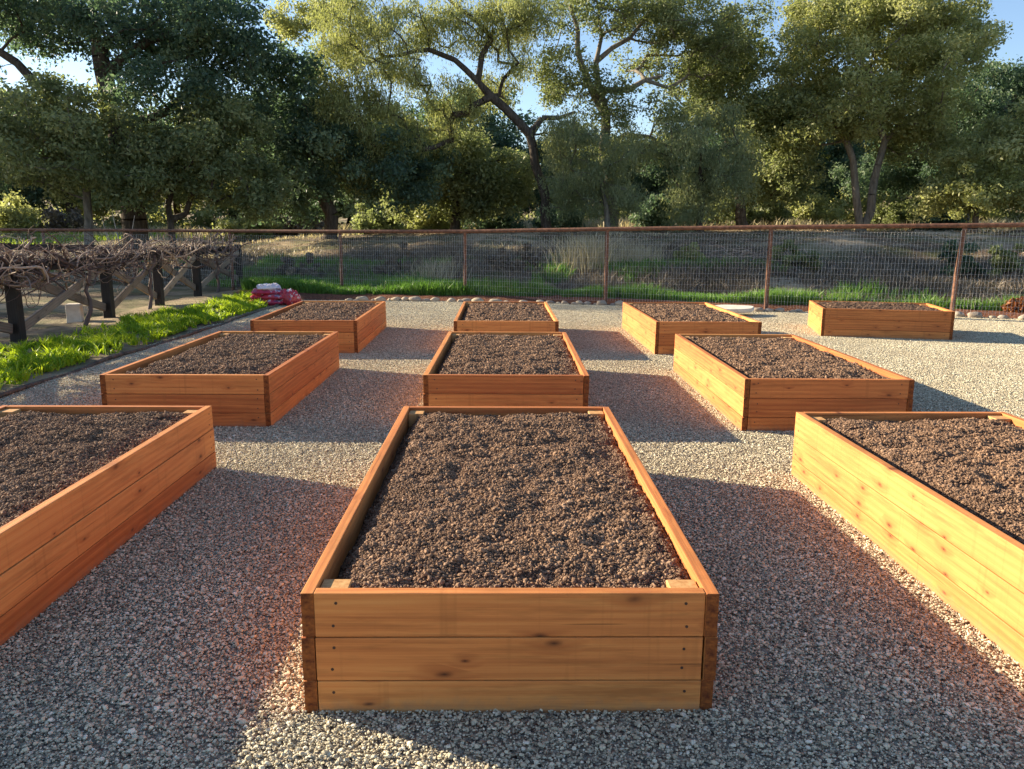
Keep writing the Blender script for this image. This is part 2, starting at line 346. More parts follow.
# ------------------------------------------------------------------ raised beds
def board_mesh(L, H, T=.038, seed=0, screws=True):
    g = random.Random(seed)
    bm = bmesh.new(); bmesh.ops.create_cube(bm, size=1); bmesh.ops.scale(bm, vec=(L, T, H), verts=bm.verts)
    bmesh.ops.bevel(bm, geom=bm.edges[:], offset=.003, segments=2, affect='EDGES', profile=.6)
    # a little warp along the length
    bmesh.ops.bisect_plane
    for f in bm.faces:
        f.material_index = 1 if abs(f.normal.x) > .9 else 0
        f.smooth = False
    if screws:
        zs = (-.25*H, .25*H) if H > .12 else (0.,)
        for sx_ in (-1, 1):
            for z in zs:
                x = sx_*(L/2-.055)+g.uniform(-.01, .01); zz = z+g.uniform(-.006, .006)
                r_ = bmesh.ops.create_cone(bm, cap_ends=True, segments=8, radius1=.0048, radius2=.0048, depth=.003)
                for v in r_['verts']:
                    v.co = Vector((v.co.x+x, -T/2-.0002-v.co.z*.5, v.co.y+zz))
                for f in {f for v in r_['verts'] for f in v.link_faces}: f.material_index = 2
    bm.normal_update()
    me = bpy.data.meshes.new('board'); bm.to_mesh(me); bm.free()
    for k in ('wood', 'end', 'screw'): me.materials.append(M[k])
    return me
T = .038
SW, SL = 1.22-2*T, 2.44-2*T
def soil_mesh(ncr, step, seed, rmean, dims=(SW, SL)):
    g = np.random.default_rng(seed); w, l = dims
    def hz(x, y):
        ex = np.minimum(x+w/2, w/2-x); ey = np.minimum(y+l/2, l/2-y); left = x+w/2
        z = -.024+.026*sm(0, .30, np.minimum(ex, ey))-.055*(1-sm(.01, .09, left))-.012*(1-sm(0, .05, np.minimum(ex, ey)))
        z = z+(fbm(x, y, 3.2, seed)-.5)*.034+(fbm(x, y, 14, seed+5)-.5)*.034
        pit = sm(.62, .78, fbm(x+3, y, 6, seed+9, 3)); return z-.014*pit
    X, Y, Fq = grid(np.linspace(-w/2, w/2, int(w/step)), np.linspace(-l/2, l/2, int(l/step)))
    Zg = hz(X, Y)
    x = g.uniform(-w/2+.006, w/2-.006, ncr); y = g.uniform(-l/2+.006, l/2-.006, ncr)
    r_ = np.clip(g.lognormal(math.log(rmean), .50, ncr), rmean*.4, rmean*3.4)
    C = np.stack([x, y, hz(x, y)+g.uniform(-.25, .75, ncr)*r_], 1)
    V, F3 = pebbles(C, r_, .85, .28, g)
    tb = np.clip(g.beta(2.2, 2.4, ncr)*.9+(fbm(x, y, 5, seed+20)-.5)*.35, 0, 1)
    # one mesh of triangles: base grid + crumbs
    G3 = np.vstack([Fq[:, [0, 1, 2]], Fq[:, [0, 2, 3]]]); n0 = len(X)
    VV = np.vstack([np.stack([X, Y, Zg], 1), V]); FF = np.vstack([G3, F3+n0])
    mi = np.concatenate([np.ones(len(G3), int), np.zeros(len(F3), int)])
    return mesh_np('soil', VV, FF, [M['soil'], M['soilbase']], False, np.concatenate([np.full(n0, .3), np.repeat(tb, 12)]), mi)
SOIL = [soil_mesh(135000, .012, 31, .0029), soil_mesh(75000, .018, 57, .0038), soil_mesh(34000, .03, 83, .0055)]
HB = .388
def bed(x, y, rot, W, L, label, lod, seed, flip=0, splitb=False, jit=.003):
    g = random.Random(seed)
    o = thing('raised_garden_bed', (x, y, 0), label, 'garden bed', 'redwood raised beds on the gravel', rot)
    lev = [(HB, HB-.138), (HB-.1405, HB-.2785), (HB-.281, -.035)]
    for zt, zb in lev:
        h = zt-zb
        for s in (-1, 1):
            sm_ = board_mesh(L+g.uniform(-.004, .004), h, T, g.random())
            b = put('side_board', sm_, o, (s*(W/2-T/2)+g.uniform(-jit, jit), g.uniform(-jit, jit), (zt+zb)/2), PI/2 if s > 0 else -PI/2)
            b.rotation_euler.z += g.uniform(-.001, .001)
        for s in (-1, 1):
            em = board_mesh(W-2*T-.004, h, T, g.random())
            put('end_board', em, o, (g.uniform(-.0008, .0008), s*(L/2-T/2)+g.uniform(-jit, jit)*.7, (zt+zb)/2), 0 if s < 0 else PI)
    for sx_ in (-1, 1):
        for sy in (-1, 1):
            bm = bmesh.new(); bmesh.ops.create_cube(bm, size=1); a = .088; zt = HB-.012-g.uniform(0, .008)
            bmesh.ops.scale(bm, vec=(a, a, zt), verts=bm.verts); bmesh.ops.bevel(bm, geom=bm.edges[:], offset=.003, segments=1, affect='EDGES')
            me = bpy.data.meshes.new('corner_post'); bm.to_mesh(me); bm.free(); me.materials.append(M['post'])
            put('corner_post', me, o, (sx_*(W/2-T-a/2-.004), sy*(L/2-T-a/2-.004), zt/2))
    so = put('soil', SOIL[lod], o, (0, 0, HB-.012), PI if flip else 0)
    so.scale = ((W-2*T-.002)/SW, (L-2*T-.002)/SL, 1)
    return o
B = [
 (.030, 3.354, -.1, 1.225, 2.454, 'largest, nearest redwood raised bed in the middle of the foreground', 0, 0),
 (.048, 6.806, -.6, 1.205, 2.44, 'middle column raised bed directly behind the foreground bed, second row', 1, 0),
 (.057, 10.176, .06, 1.205, 2.44, 'small looking middle column raised bed nearest the steel fence, third row', 2, 0),
 (-2.270, 6.787, -.08, 1.21, 2.44, 'second row raised bed on the left, its left rim dappled with tree shade', 1, 0),
 (-2.264, 10.186, .58, 1.213, 2.446, 'third row raised bed on the left, next to the red plastic bags', 2, 0),
 (2.379, 10.169, .18, 1.22, 2.45, 'third row raised bed right of centre with the pale flat stone behind it', 2, 0),
 (2.356, 6.679, -.74, 1.21, 2.44, 'second row raised bed right of centre with bright sunlit left side', 1, 0),
 (2.352, 3.235, .4, 1.235, 2.445, 'foreground raised bed cut by the right edge, long side glowing in the sun', 0, 0),
 (-2.340, 3.366, -.2, 1.235, 2.445, 'foreground raised bed cut by the left edge, its long right side shaded', 0, 0),
 (5.294, 10.994, -13.1, 1.644, 1.22, 'far right raised bed set askew by itself, wide knotty front towards the viewer', 2, 0)]
for i, b in enumerate(B): bed(b[0], b[1], R(b[2]), b[3], b[4], b[5], b[6], 100+i*7, b[7])

# ------------------------------------------------------------------ planting strips, grass
def strip_mesh(name, a, b, w0, w1, ins=60, wid=14, hgt=.07, seed=1, mat='strip'):
    pass
# strip along the steel fence
n = 120; xs = np.linspace(-5.6, 15, n); K = 12; V = []
for x in xs:
    y0 = rock_y(x)+.02
    # width to just past the fence
    yf = FP0[1]+(x-FP0[0])*FD[1]/FD[0]+1.3
    for k in range(K):
        f = k/(K-1); y = y0+(yf-y0)*f
        z = .09*sm(0, .25, f)*(1-.0*f)+(fbm(x, y, 5, 4)-.5)*.05*sm(0, .1, f)-.01*(k == 0)
        V.append((x, y, max(z, float(terr(x, y))+.03) if k > 1 else z))
Fq = [[i*K+k, (i+1)*K+k, (i+1)*K+k+1, i*K+k+1] for i in range(n-1) for k in range(K-1)]
put('planting_strip', mesh_np('planting_strip', V, Fq, M['strip'], True), kind='structure')
# strip between edging and wooden fence
n = 90; ysl = np.linspace(-1, 17.5, n); V = []
for y in ysl:
    x1 = ELx(y); x0 = -6.35
    for k in range(10):
        f = k/9; x = x0+(x1-x0)*f; V.append((x, y, .055*math.sin(PI*min(1, f+.12))+(float(fbm(x, y, 4, 9))-.5)*.03+.012))
Fq = [[i*10+k, i*10+k+1, (i+1)*10+k+1, (i+1)*10+k] for i in range(n-1) for k in range(9)]
put('grass_verge', mesh_np('grass_verge', V, Fq, M['dirt'], True), kind='structure')
# edging timber
mb = MB(); pts = [(ELx(y)+.03*math.sin(y*1.3)+.015*math.sin(y*5), y, .02+.012*math.sin(y*3.1)) for y in np.linspace(0, 14.6, 90)]; mb.line(pts, .022, 7)
tag(put('path_edging', mb.mesh('path_edging', M['edging'], True)), 'low dark timber edging between the gravel path and the green grass verge', 'edging')

def blades(P, h, mat, name, lean=.35, w=.006, g=rng, tint=None):
    n = len(P); a = g.uniform(0, 2*PI, n); ln = g.uniform(.05, lean, n)*h; b = g.uniform(0, 2*PI, n)
    dx = np.stack([np.cos(a), np.sin(a), np.zeros(n)], 1)*(w*g.uniform(.6, 1.4, n))[:, None]
    lv = np.stack([np.cos(b)*ln, np.sin(b)*ln, np.zeros(n)], 1)
    up = np.array([0, 0, 1.])*h[:, None]
    V = np.stack([P-dx, P+dx, P+up*.55+lv*.35+dx*.8, P+up*.55+lv*.35-dx*.8, P+up*.95+lv*1.2], 1).reshape(-1, 3)
    i = np.arange(n)*5
    Fq = np.vstack([np.stack([i, i+1, i+2], 1), np.stack([i, i+2, i+3], 1), np.stack([i+3, i+2, i+4], 1)])
    tint = g.beta(2, 2, n) if tint is None else tint
    return mesh_np(name, V, Fq, mat, False, np.repeat(tint, 5))
n = 110000; y = 1+rng.random(n)**1.0*16; x = ELx(y)-.05-.35*vn(y, y*0, 1.9, 40)-rng.random(n)*(1.0+.2*np.sin(y*1.7))
keep = .75*vn(x, y, 2.2, 41)+.75*vn(x, y, 8, 42)+.2*sm(-4.4, -4.9, x) > .78; x = x[keep]; y = y[keep]
h = (.035+.09*rng.random(len(x)))*(.3+.9*vn(x, y, 2.3, 44)**1.6+.9*vn(x, y, 9, 46)**2)*(.5+.5*sm(.0, .4, ELx(y)-x))
tn = np.clip(.26+.6*rng.random(len(x))**1.5+.9*(fbm(x, y, 1.4, 45)-.42), 0, 1)
gv_ = put('grass', blades(np.stack([x, y, x*0+.03], 1), h, M['grass'], 'grass', .7, .006, tint=tn), kind='stuff', label='bright green grass growing along the wooden fence beside the gravel path', category='grass')
nc = 1100; cy = 1+rng.random(nc)*16; cx_ = ELx(cy)-.12-rng.random(nc)*1.2; ii = np.repeat(np.arange(nc), 9); x = cx_[ii]+rng.normal(0, .025, len(ii)); y = cy[ii]+rng.normal(0, .025, len(ii))
hc = (.05+.12*rng.random(nc)**1.5)[ii]*rng.uniform(.6, 1.2, len(ii))
put('weeds', blades(np.stack([x, y, x*0+.03], 1), hc, M['grass'], 'weeds', 1.1, .011, tint=np.clip(rng.beta(2, 2, nc)[ii]+.15, 0, 1)), kind='stuff', label='broad bladed yellow green weeds scattered through the grass verge', category='weeds')
n = 100000; x = rng.uniform(-5.6, 13, n); yf = FP0[1]+(x-FP0[0])*FD[1]/FD[0]
off = rng.uniform(-1.0, 1.0, n); y = yf+off
keep = (y > rock_y(x)+.42+.25*vn(x, x*0, 1.1, 48)) & (vn(x, y, 1.6, 51)+.3*vn(x, y, 6, 52) > .33); x = x[keep]; y = y[keep]
h = (.07+.15*rng.random(len(x)))*(.6+1.3*vn(x, y, 1.3, 54))
tn = np.clip(.2+.5*rng.random(len(x))+.6*(fbm(x, y, .8, 55)-.45)+.12*sm(3, 8, x), 0, 1)
put('grass', blades(np.stack([x, y, np.maximum(x*0+.08, terr(x, y)+.02)], 1), h, M['grass2'], 'grass', .6, .009, tint=tn), kind='stuff', label='green grass and weeds along the foot of the rusty steel fence', category='grass')
# grass slope and meadow beyond the fence
n = 60000; x = rng.uniform(-16, 10, n); y = FP0[1]+(x-FP0[0])*FD[1]/FD[0]+.8+rng.random(n)*5.5
keep = (vn(x, y, .5, 61)+.3*vn(x, y, 2, 62) > .80-.55*(sm(-9, -5.5, x)-sm(-2.6, -1.2, x))+.1*sm(-1, 3, x)); x = x[keep]; y = y[keep]
h = (.10+.2*rng.random(len(x)))*(.6+.9*vn(x, y, .9, 64))
put('grass', blades(np.stack([x, y, terr(x, y)-.02], 1), h, M['grass2'], 'grass', .6, .013), kind='stuff', label='wild green grass on the slope just beyond the steel fence', category='grass')
n = 60000; x = rng.uniform(-24, 30, n); y = rng.uniform(22, 44, n)
keep = (vn(x, y, .35, 71)+.25*vn(x, y, 1.5, 72) > .93); x = x[keep]; y = y[keep]; h = (.06+.12*rng.random(len(x)))
put('grass', blades(np.stack([x, y, terr(x, y)-.02], 1), h, M['straw'], 'grass', .8, .016), kind='stuff', label='dry straw coloured grass scattered under the oak trees', category='dry grass')
n = 9000; c = gr(75, 241, .75); x = c[0]+rng.normal(0, 1.8, n); y = c[1]+rng.normal(0, 1.2, n)
put('grass', blades(np.stack([x, y, terr(x, y)-.02], 1), .15+.2*rng.random(n), M['grass'], 'grass', .8, .018), kind='stuff', label='sunlit bright green grass patch beyond the fence at far left', category='grass')

# ------------------------------------------------------------------ border stones
def stone_mesh(r, seed, flat=.6):
    g = random.Random(seed); bm = bmesh.new(); bmesh.ops.create_icosphere(bm, subdivisions=3, radius=1)
    ph = [g.uniform(0, 6.3) for _ in range(6)]; ax = (r*g.uniform(.9, 1.5), r*g.uniform(.7, 1.0), r*flat*g.uniform(.8, 1.3))
    for v in bm.verts:
        p = v.co; k = 1+.10*math.sin(3*p.x+ph[0])*math.cos(2.5*p.y+ph[1])+.07*math.sin(5*p.z+ph[2]+3*p.x)+.03*math.sin(9*p.y+ph[3])
        v.co = Vector((p.x*ax[0]*k, p.y*ax[1]*k, p.z*ax[2]*k)); 
    for f in bm.faces: f.smooth = True
    me = bpy.data.meshes.new('border_stone'); bm.to_mesh(me); bm.free(); me.materials.append(M['stone']); return me
x = -3.0; k = 0; g = random.Random(3)
while x < 11.5:
    r_ = g.uniform(.045, .10); me = stone_mesh(r_, k); y = float(rock_y(x))+g.uniform(-.05, .05)
    if g.random() < .93:
        o = put('border_stone', me, None, (x, y, r_*.36), g.uniform(-.5, .5)); tag(o, 'rounded tan or grey river stone in the row edging the gravel by the fence', 'stone', 'river stones edging the fence strip')
    x += r_*2.0+g.uniform(0, .04); k += 1
# pale slab behind the third row bed
bm = bmesh.new(); c = bmesh.ops.create_circle(bm, cap_ends=True, segments=28, radius=1)
for v in bm.verts:
    a = math.atan2(v.co.y, v.co.x); k = 1+.06*math.sin(3*a+1)+.04*math.sin(5*a); v.co.x *= .38*k; v.co.y *= .27*k
r_ = bmesh.ops.extrude_face_region(bm, geom=bm.faces[:]); bmesh.ops.translate(bm, vec=(0, 0, .07), verts=[v for v in r_['geom'] if isinstance(v, bmesh.types.BMVert)])
bmesh.ops.bevel(bm, geom=[e for e in bm.edges if e.calc_length() < .2 and abs(e.verts[0].co.z-e.verts[1].co.z) < .01], offset=.015, segments=2, affect='EDGES')
bmesh.ops.recalc_face_normals(bm, faces=bm.faces)
me = bpy.data.meshes.new('flat_stone'); bm.to_mesh(me); bm.free(); me.materials.append(M['slab'])
c = gr(727, 309, .10); o = put('flat_stone', me, None, (c[0]+.06, c[1]-.12, .08), .2); tag(o, 'pale flat oval stone slab at the edge of the gravel behind a raised bed', 'stone'); o.rotation_euler.x = .05

# ------------------------------------------------------------------ steel and wire fence
ks = list(range(-5, 8)); posts = {k: FP0+FST*k for k in ks}
railpx = [(-400, 230), (0, 229.5), (230, 231), (340, 231.5), (465, 231.5), (611, 229), (785, 227), (961, 225.5), (1024, 225), (1400, 222)]
ft = thing('steel_fence', (FP0[0], FP0[1], 0), 'long rusty steel pipe fence with welded wire mesh behind the raised beds', 'fence')
O = np.array([FP0[0], FP0[1], 0])
top = {}
for k, p in posts.items():
    d = np.array([p[0], p[1], 0]); dep = d@F_ 
    # pixel column of the post at eye height
    P = np.array([p[0], p[1], 1.43]); dd = P-np.array([0, 0, CH]); z = dd@F_
    u = 512+CF*(dd@RT)/z; v = np.interp(u, [a for a, b in railpx], [b for a, b in railpx])
    q = at(np.clip(u, -400, 1400), v, p[1]); top[k] = float(q[2]) if -400 < u < 1400 else 1.46
for k, p in posts.items():
    mb = MB(); r_ = .036; mb.line([(p[0], p[1], -.1), (p[0], p[1], .7), (p[0]+(.05 if k == 4 else .0), p[1], top[k]-.02)], r_, 12)
    put('post', mb.mesh('post', M['rust'], True, O), ft)
mb = MB(); mb.line([(*(posts[k]), top[k]) for k in ks], .038, 12); put('top_rail', mb.mesh('top_rail', M['rust'], True, O), ft)
for k in ks[:-1]:
    a = posts[k]; b = posts[k+1]; L = np.linalg.norm(b-a); mb = MB(); nv = int(L/.0508); g = np.random.default_rng(k+50)
    zt = (top[k]+top[k+1])/2-.09; zb = .08; wr = .0012; ph = g.uniform(0, 6, 3)
    def W(s, z):
        p = a+(b-a)*s; w = .02*math.sin(ph[0]+s*7)*math.sin(z*2+ph[1]); return (p[0]+FN[0]*(w-.04), p[1]+FN[1]*(w-.04), z)
    for i in range(nv+1):
        s = i/nv; mb.line([W(s, z) for z in (zb, .5, .95, zt)], wr, 4, cap=False)
    for j in range(int((zt-zb)/.1016)+1):
        z = zt-j*.1016; mb.line([W(s, z+.008*math.sin(s*5+ph[2])) for s in np.linspace(0, 1, 9)], wr*.62, 4, cap=False)
    put('wire_mesh', mb.mesh('wire_mesh', M['wire'], False, O), ft)

# ------------------------------------------------------------------ wooden fence at the left
wp = [(-5.75, 4.3), (-5.78, 6.9), (-5.83, 9.5), (-6.0, 12.1), (-6.08, 14.1), (-6.16, 16.1), (-6.25, 19.0)]
wt = thing('wooden_fence', (-5.83, 9.5, 0), 'low dark wooden fence with crossed braces carrying a bare vine', 'fence'); O = np.array([-5.83, 9.5, 0])
def beam(name, a, b, w, h, mat, parent, O):
    a = Vector(a); b = Vector(b); d = b-a; L = d.length
    bm = bmesh.new(); bmesh.ops.create_cube(bm, size=1); bmesh.ops.scale(bm, vec=(L, w, h), verts=bm.verts); bmesh.ops.bevel(bm, geom=bm.edges[:], offset=.006, segments=1, affect='EDGES')
    me = bpy.data.meshes.new(name); bm.to_mesh(me); bm.free(); me.materials.append(mat)
    o = put(name, me, parent); o.rotation_mode = 'QUATERNION'
    x = d.normalized(); z = Vector((0, 0, 1)); y = z.cross(x)
    if y.length < .01: y = Vector((0, 1, 0))
    y.normalize(); z = x.cross(y); o.rotation_quaternion = Matrix((x, y, z)).transposed().to_quaternion()
    o.location = (a+b)/2-Vector(O); return o
for i, (x, y) in enumerate(wp):
    beam('post', (x, y, -.1), (x, y, 1.02), .13, .13, M['fence_dark'], wt, O)
for i in range(len(wp)-1):
    a, b = wp[i], wp[i+1]
    beam('top_rail', (a[0], a[1]+.07, .93), (b[0], b[1]-.07, .93), .045, .13, M['fence_dark'], wt, O)
    beam('brace', (a[0]+.02, a[1]+.07, .22), (b[0]+.02, b[1]-.07, .84), .04, .12, M['fence_grey'], wt, O)
    beam('brace', (a[0]-.025, a[1]+.07, .84), (b[0]-.025, b[1]-.07, .22), .04, .12, M['fence_grey'], wt, O)
# back run turning left
bp = [(-6.25, 19.0), (-9.2, 19.6), (-12.4, 20.2), (-15.8, 20.8)]
bt = thing('wooden_fence', (-9.2, 19.6, 0), 'black wooden fence run going left behind the vine covered fence', 'fence'); O = np.array([-9.2, 19.6, 0])
for x, y in bp[1:]: beam('post', (x, y, -.1), (x, y, 1.0), .14, .14, M['fence_dark'], bt, O)
for a, b in zip(bp[:-1], bp[1:]):
    for z in (.90, .5): beam('rail', (a[0]-.09, a[1]+.02, z), (b[0]+.08, b[1]-.015, z), .045, .15, M['fence_dark'], bt, O)

# dormant vine tangled over the wooden fence
mb = MB(); g = np.random.default_rng(9)
def fx(y): return np.interp(y, [p[1] for p in wp], [p[0] for p in wp])
for k in range(640):
    y = g.uniform(4.6, 18.6) if k % 3 else g.uniform(6.5, 13); p = np.array([fx(y)+g.normal(0, .16), y, g.uniform(.7, 1.14)])
    d = np.array([g.normal(0, .5), g.choice([-1, 1])*g.uniform(.4, 1), g.normal(0, .45)]); d /= np.linalg.norm(d)
    n = int(g.integers(5, 13)); st = g.uniform(.06, .13); P = [p]
    for i in range(n):
        d = d+g.normal(0, .2, 3)+np.array([-(p[0]-fx(p[1]))*.35, 0, (.93-p[2])*.8]); d /= np.linalg.norm(d); p = p+d*st; P.append(p)
    r_ = g.choice([.005, .008, .012, .02], p=[.35, .35, .2, .1]); mb.line(P, np.linspace(r_, r_*.5, n+1), 5, float(g.beta(2, 2.2)))
for k in range(300):                                                    # pruned spurs standing up
    y = g.uniform(5, 18.5); p = np.array([fx(y)+g.normal(0, .17), y, g.uniform(.85, 1.1)]); d = np.array([g.normal(0, .35), g.normal(0, .5), g.uniform(.3, 1)]); d /= np.linalg.norm(d); L = g.uniform(.08, .24)
    mb.line([p, p+d*L*.5+g.normal(0, .01, 3), p+d*L], [.009, .007, .006], 5, float(g.uniform(.5, 1)))
for y in (8.2, 11.0, 13.4, 16.9):                                        # stems rising from the ground
    p = np.array([fx(y)+.12, y, 0]); P = [p+np.array([g.normal(0, .03), g.normal(0, .05)+.25*t_, t_]) for t_ in np.linspace(0, .95, 8)]; mb.line(P, np.linspace(.035, .02, 8), 7, .35)
me = mb.mesh('grape_vine', M['vine'], True, (-6, 10, 0)); tag(put('grape_vine', me, None, (-6, 10, 0)), 'leafless pruned vine with tangled brown canes over the wooden fence', 'vine')

# pale block and bags
mb = MB(); mb.box((0, 0, .15), (.2, .2, .30)); me = mb.mesh('concrete_block', M['concrete']); c = gr(82, 328)
o = put('concrete_block', me, None, (c[0]-.35, c[1]+.5, 0), .3); tag(o, 'pale concrete block standing in the dirt behind the wooden fence', 'block'); bv = o.modifiers.new('bevel', 'BEVEL'); bv.width = .012; bv.segments = 2
def bag(x, y, z, L, W, H, rz, mat, label, seed, lab=None, tilt=0):
    g = random.Random(seed); ph = [g.uniform(0, 6.3) for _ in range(5)]
    bm = bmesh.new(); bmesh.ops.create_grid(bm, x_segments=26, y_segments=18, size=1)
    top_ = bmesh.new(); bm.free()
    U, Vv = 27, 19; VV = []; 
    for s in (1, -1):
        for j in range(Vv):
            for i in range(U):
                a = -1+2*i/(U-1); b = -1+2*j/(Vv-1)
                p = max(0, (1-abs(a)**5))*max(0, (1-abs(b)**4)); w = .16*math.sin(9*a+ph[0]+3*b)*(abs(a)**1.5)+.14*math.sin(7*b+6*a+ph[1])+.10*math.sin(17*a*b+ph[2])+.07*math.sin(19*a-13*b+ph[3])
                zz = s*H/2*(p**.5)*(1+w*1.6)
                VV.append((a*L/2*(1-.05*(1-p)), b*W/2*(1-.06*(1-p)), zz if s > 0 else zz*.8))
    top_.free()
    q = [[j*U+i, j*U+i+1, (j+1)*U+i+1, (j+1)*U+i] for j in range(Vv-1) for i in range(U-1)]
    o2 = U*Vv; q2 = [[o2+f[3], o2+f[2], o2+f[1], o2+f[0]] for f in q]
    me = mesh_np('soil_bag', VV, q+q2, [mat, lab or mat], True, None, [1 if (10 < (k % (U-1)) < 17 and 3 < k//(U-1) < 14) else 0 for k in range(len(q))]+[0]*len(q))
    o = put('soil_bag', me, None, (x, y, z), rz); o.rotation_euler.x = tilt; tag(o, label, 'bag', 'plastic bags of soil by the fence corner'); return o
c = gr(268, 306); bx, by = float(c[0]), float(c[1])+.12
bag(bx-.02, by, .06, .70, .46, .13, .1, M['bag_mag'], 'bottom magenta plastic bag of the stack by the fence corner', 1, M['bag_white'])
bag(bx+.02, by+.02, .155, .68, .44, .12, -.08, M['bag_red'], 'middle red plastic bag of the stack with pale label', 2, M['bag_blue'])
bag(bx-.03, by+.02, .245, .60, .42, .11, .2, M['bag_mag'], 'upper magenta bag under the white bag on the stack', 3, M['bag_blue'])
bag(bx-.02, by+.05, .33, .45, .40, .10, .35, M['bag_white'], 'crumpled white and pink bag on top of the stack', 4, M['bag_white'], .05)
bag(bx+.38, by-.05, .14, .32, .34, .26, 1.1, M['bag_red'], 'crumpled red bag leaning against the right side of the stack', 5, M['bag_white'], .3)

# ------------------------------------------------------------------ trees and shrubs
def leaves(C, Rc, per, size, g, squash=.75, hang=0.):
    """leaf sized faces in clumps: C clump centres, Rc radii"""
    n = len(C); cnt = np.maximum(6, (per*(Rc/np.mean(Rc))**2).astype(int)); idx = np.repeat(np.arange(n), cnt); N_ = len(idx)
    d = g.normal(size=(N_, 3)); d /= np.linalg.norm(d, axis=1)[:, None]; rad = g.random(N_)**.45
    sub = g.normal(size=(N_, 3))*.20
    P = C[idx]+(d*rad[:, None]+sub)*Rc[idx][:, None]*np.array([1, 1, squash])
    if hang: P[:, 2] -= hang*g.random(N_)**2*Rc[idx]
    nn = d*.55+g.normal(size=(N_, 3))*.75+np.array([0, 0, .35]); nn /= np.linalg.norm(nn, axis=1)[:, None]
    a = np.cross(nn, g.normal(size=(N_, 3))); 
    if hang: a = a*.35+np.array([0, 0, -1.]); a -= (a*nn).sum(1)[:, None]*nn
    a /= np.linalg.norm(a, axis=1)[:, None]+1e-9; b = np.cross(nn, a)
    s = size*g.uniform(.4, 1.65, N_)[:, None]; asp = .27 if hang else .5
    V = np.stack([P-a*s, P+b*s*asp+nn*s*.12, P+a*s, P-b*s*asp+nn*s*.12], 1).reshape(-1, 3)
    F4 = (np.arange(N_)*4)[:, None]+np.arange(4)[None]
    ct = g.beta(2.2, 2.2, n)
    tn = np.clip(ct[idx]*.6+g.random(N_)*.42, 0, 1)
    return V, F4, np.repeat(tn, 4)
def skeleton(trunk, limbs, C, g, r0, k_min=.012):
    P = []; par = []; rmin = []
    def chain(pts, parent, ra, rb):
        pts = [np.asarray(p, float) for p in pts]; n_ = len(pts); last = parent; out = []
        for i, p in enumerate(pts):
            P.append(p); par.append(last); rmin.append(ra+(rb-ra)*i/max(1, n_-1)); last = len(P)-1; out.append(last)
        return out
    def dens(pts, st=.5, wob=.05):
        o = [np.asarray(pts[0], float)]
        for a, b in zip(pts[:-1], pts[1:]):
            a = np.asarray(a, float); b = np.asarray(b, float); n_ = max(1, int(np.linalg.norm(b-a)/st))
            for i in range(1, n_+1): o.append(a+(b-a)*i/n_+(g.normal(0, wob, 3) if i < n_ else 0))
        return o
    ids = chain(dens(trunk[0]), -1, trunk[1], trunk[2])
    for L_ in limbs:
        pts, ra, rb = L_; A = np.array(P); s = int(np.argmin(np.linalg.norm(A-np.asarray(pts[0]), axis=1)))
        chain(dens(pts)[1:] if np.linalg.norm(A[s]-np.asarray(pts[0])) < 1.2 else dens(pts), s if np.linalg.norm(A[s]-np.asarray(pts[0])) < 3 else -1, ra, rb)
    base = len(P); top_i = ids[-1]
    c0 = P[top_i]; order = np.argsort(np.linalg.norm(C-c0, axis=1))
    for ci in order:
        c = C[ci]; A = np.array(P); dd = np.linalg.norm(A-c, axis=1)+.8*np.maximum(0, A[:, 2]-c[2]); dd[:max(1, len(ids)//2)] += 4
        s = int(np.argmin(dd)); a = A[s]; D = c-a; L = np.linalg.norm(D); n_ = max(2, int(L/.5)); last = s; bow = g.normal(0, .10*L, 3); bow[2] = abs(bow[2])*.8
        for i in range(1, n_+1):
            f = i/n_; P.append(a+D*f+bow*math.sin(PI*f)*.8+g.normal(0, .03, 3)); par.append(last); rmin.append(0); last = len(P)-1
    n_ = len(P); cnt = np.zeros(n_); kids = np.zeros(n_)
    for i in range(n_-1, -1, -1):
        if kids[i] == 0: cnt[i] = 1
        if par[i] >= 0: cnt[par[i]] += cnt[i]; kids[par[i]] = 1
    rad = np.maximum(k_min*cnt**.5*1.0, rmin)
    return P, par, rad
def build_tree(name, base, label, cat, trunk, limbs, ells, g_seed, nclump, per, leafmat, barkmat='bark', size=.075, rc=(.45, .9), group='oaks beyond the fence', hang=0., squash=.75, shell=.45):
    g = np.random.default_rng(g_seed); C = []; nclump = int(nclump*1.7); rc = (rc[0]*.62, rc[1]*.85); per = int(per*1.0); size *= .8; per = int(per*.85)
    vols = np.array([e[3]*e[4]*e[5] for e in ells])**.8; vols /= vols.sum()
    for e, w in zip(ells, vols):
        for _ in range(max(2, int(round(nclump*w)))):
            d = g.normal(size=3); d /= np.linalg.norm(d); r_ = g.random()**shell
            C.append(np.array(e[:3])+d*r_*np.array(e[3:6]))
    C = np.array(C); C = C[C[:, 2] > base[2]+.6]; Rc = g.uniform(rc[0], rc[1], len(C))
    t = thing(name, tuple(base), label, cat, group); base = np.asarray(base, float)
    P, par, rad = skeleton(trunk, limbs, C, g, trunk[1])
    mb = MB()
    for i, p in enumerate(par):
        if p >= 0: mb.seg(P[p], P[i], min(rad[p], rad[i]*1.35+.004), rad[i], 8 if rad[i] > .07 else 5)
    # flare at the foot
    mb.line([trunk[0][0]+np.array([0, 0, -.3]), trunk[0][0]+np.array([0, 0, .05]), trunk[0][0]+(np.asarray(trunk[0][1])-trunk[0][0])*.15], [trunk[1]*1.6, trunk[1]*1.3, trunk[1]*.98], 10)
    put('trunk', mb.mesh('trunk', M[barkmat], True, base), t)
    V, F4, tn = leaves(C, Rc, per, size, g, squash, hang)
    put('crown', mesh_np('crown', V-base, F4, M[leafmat], False, tn), t)
    return t
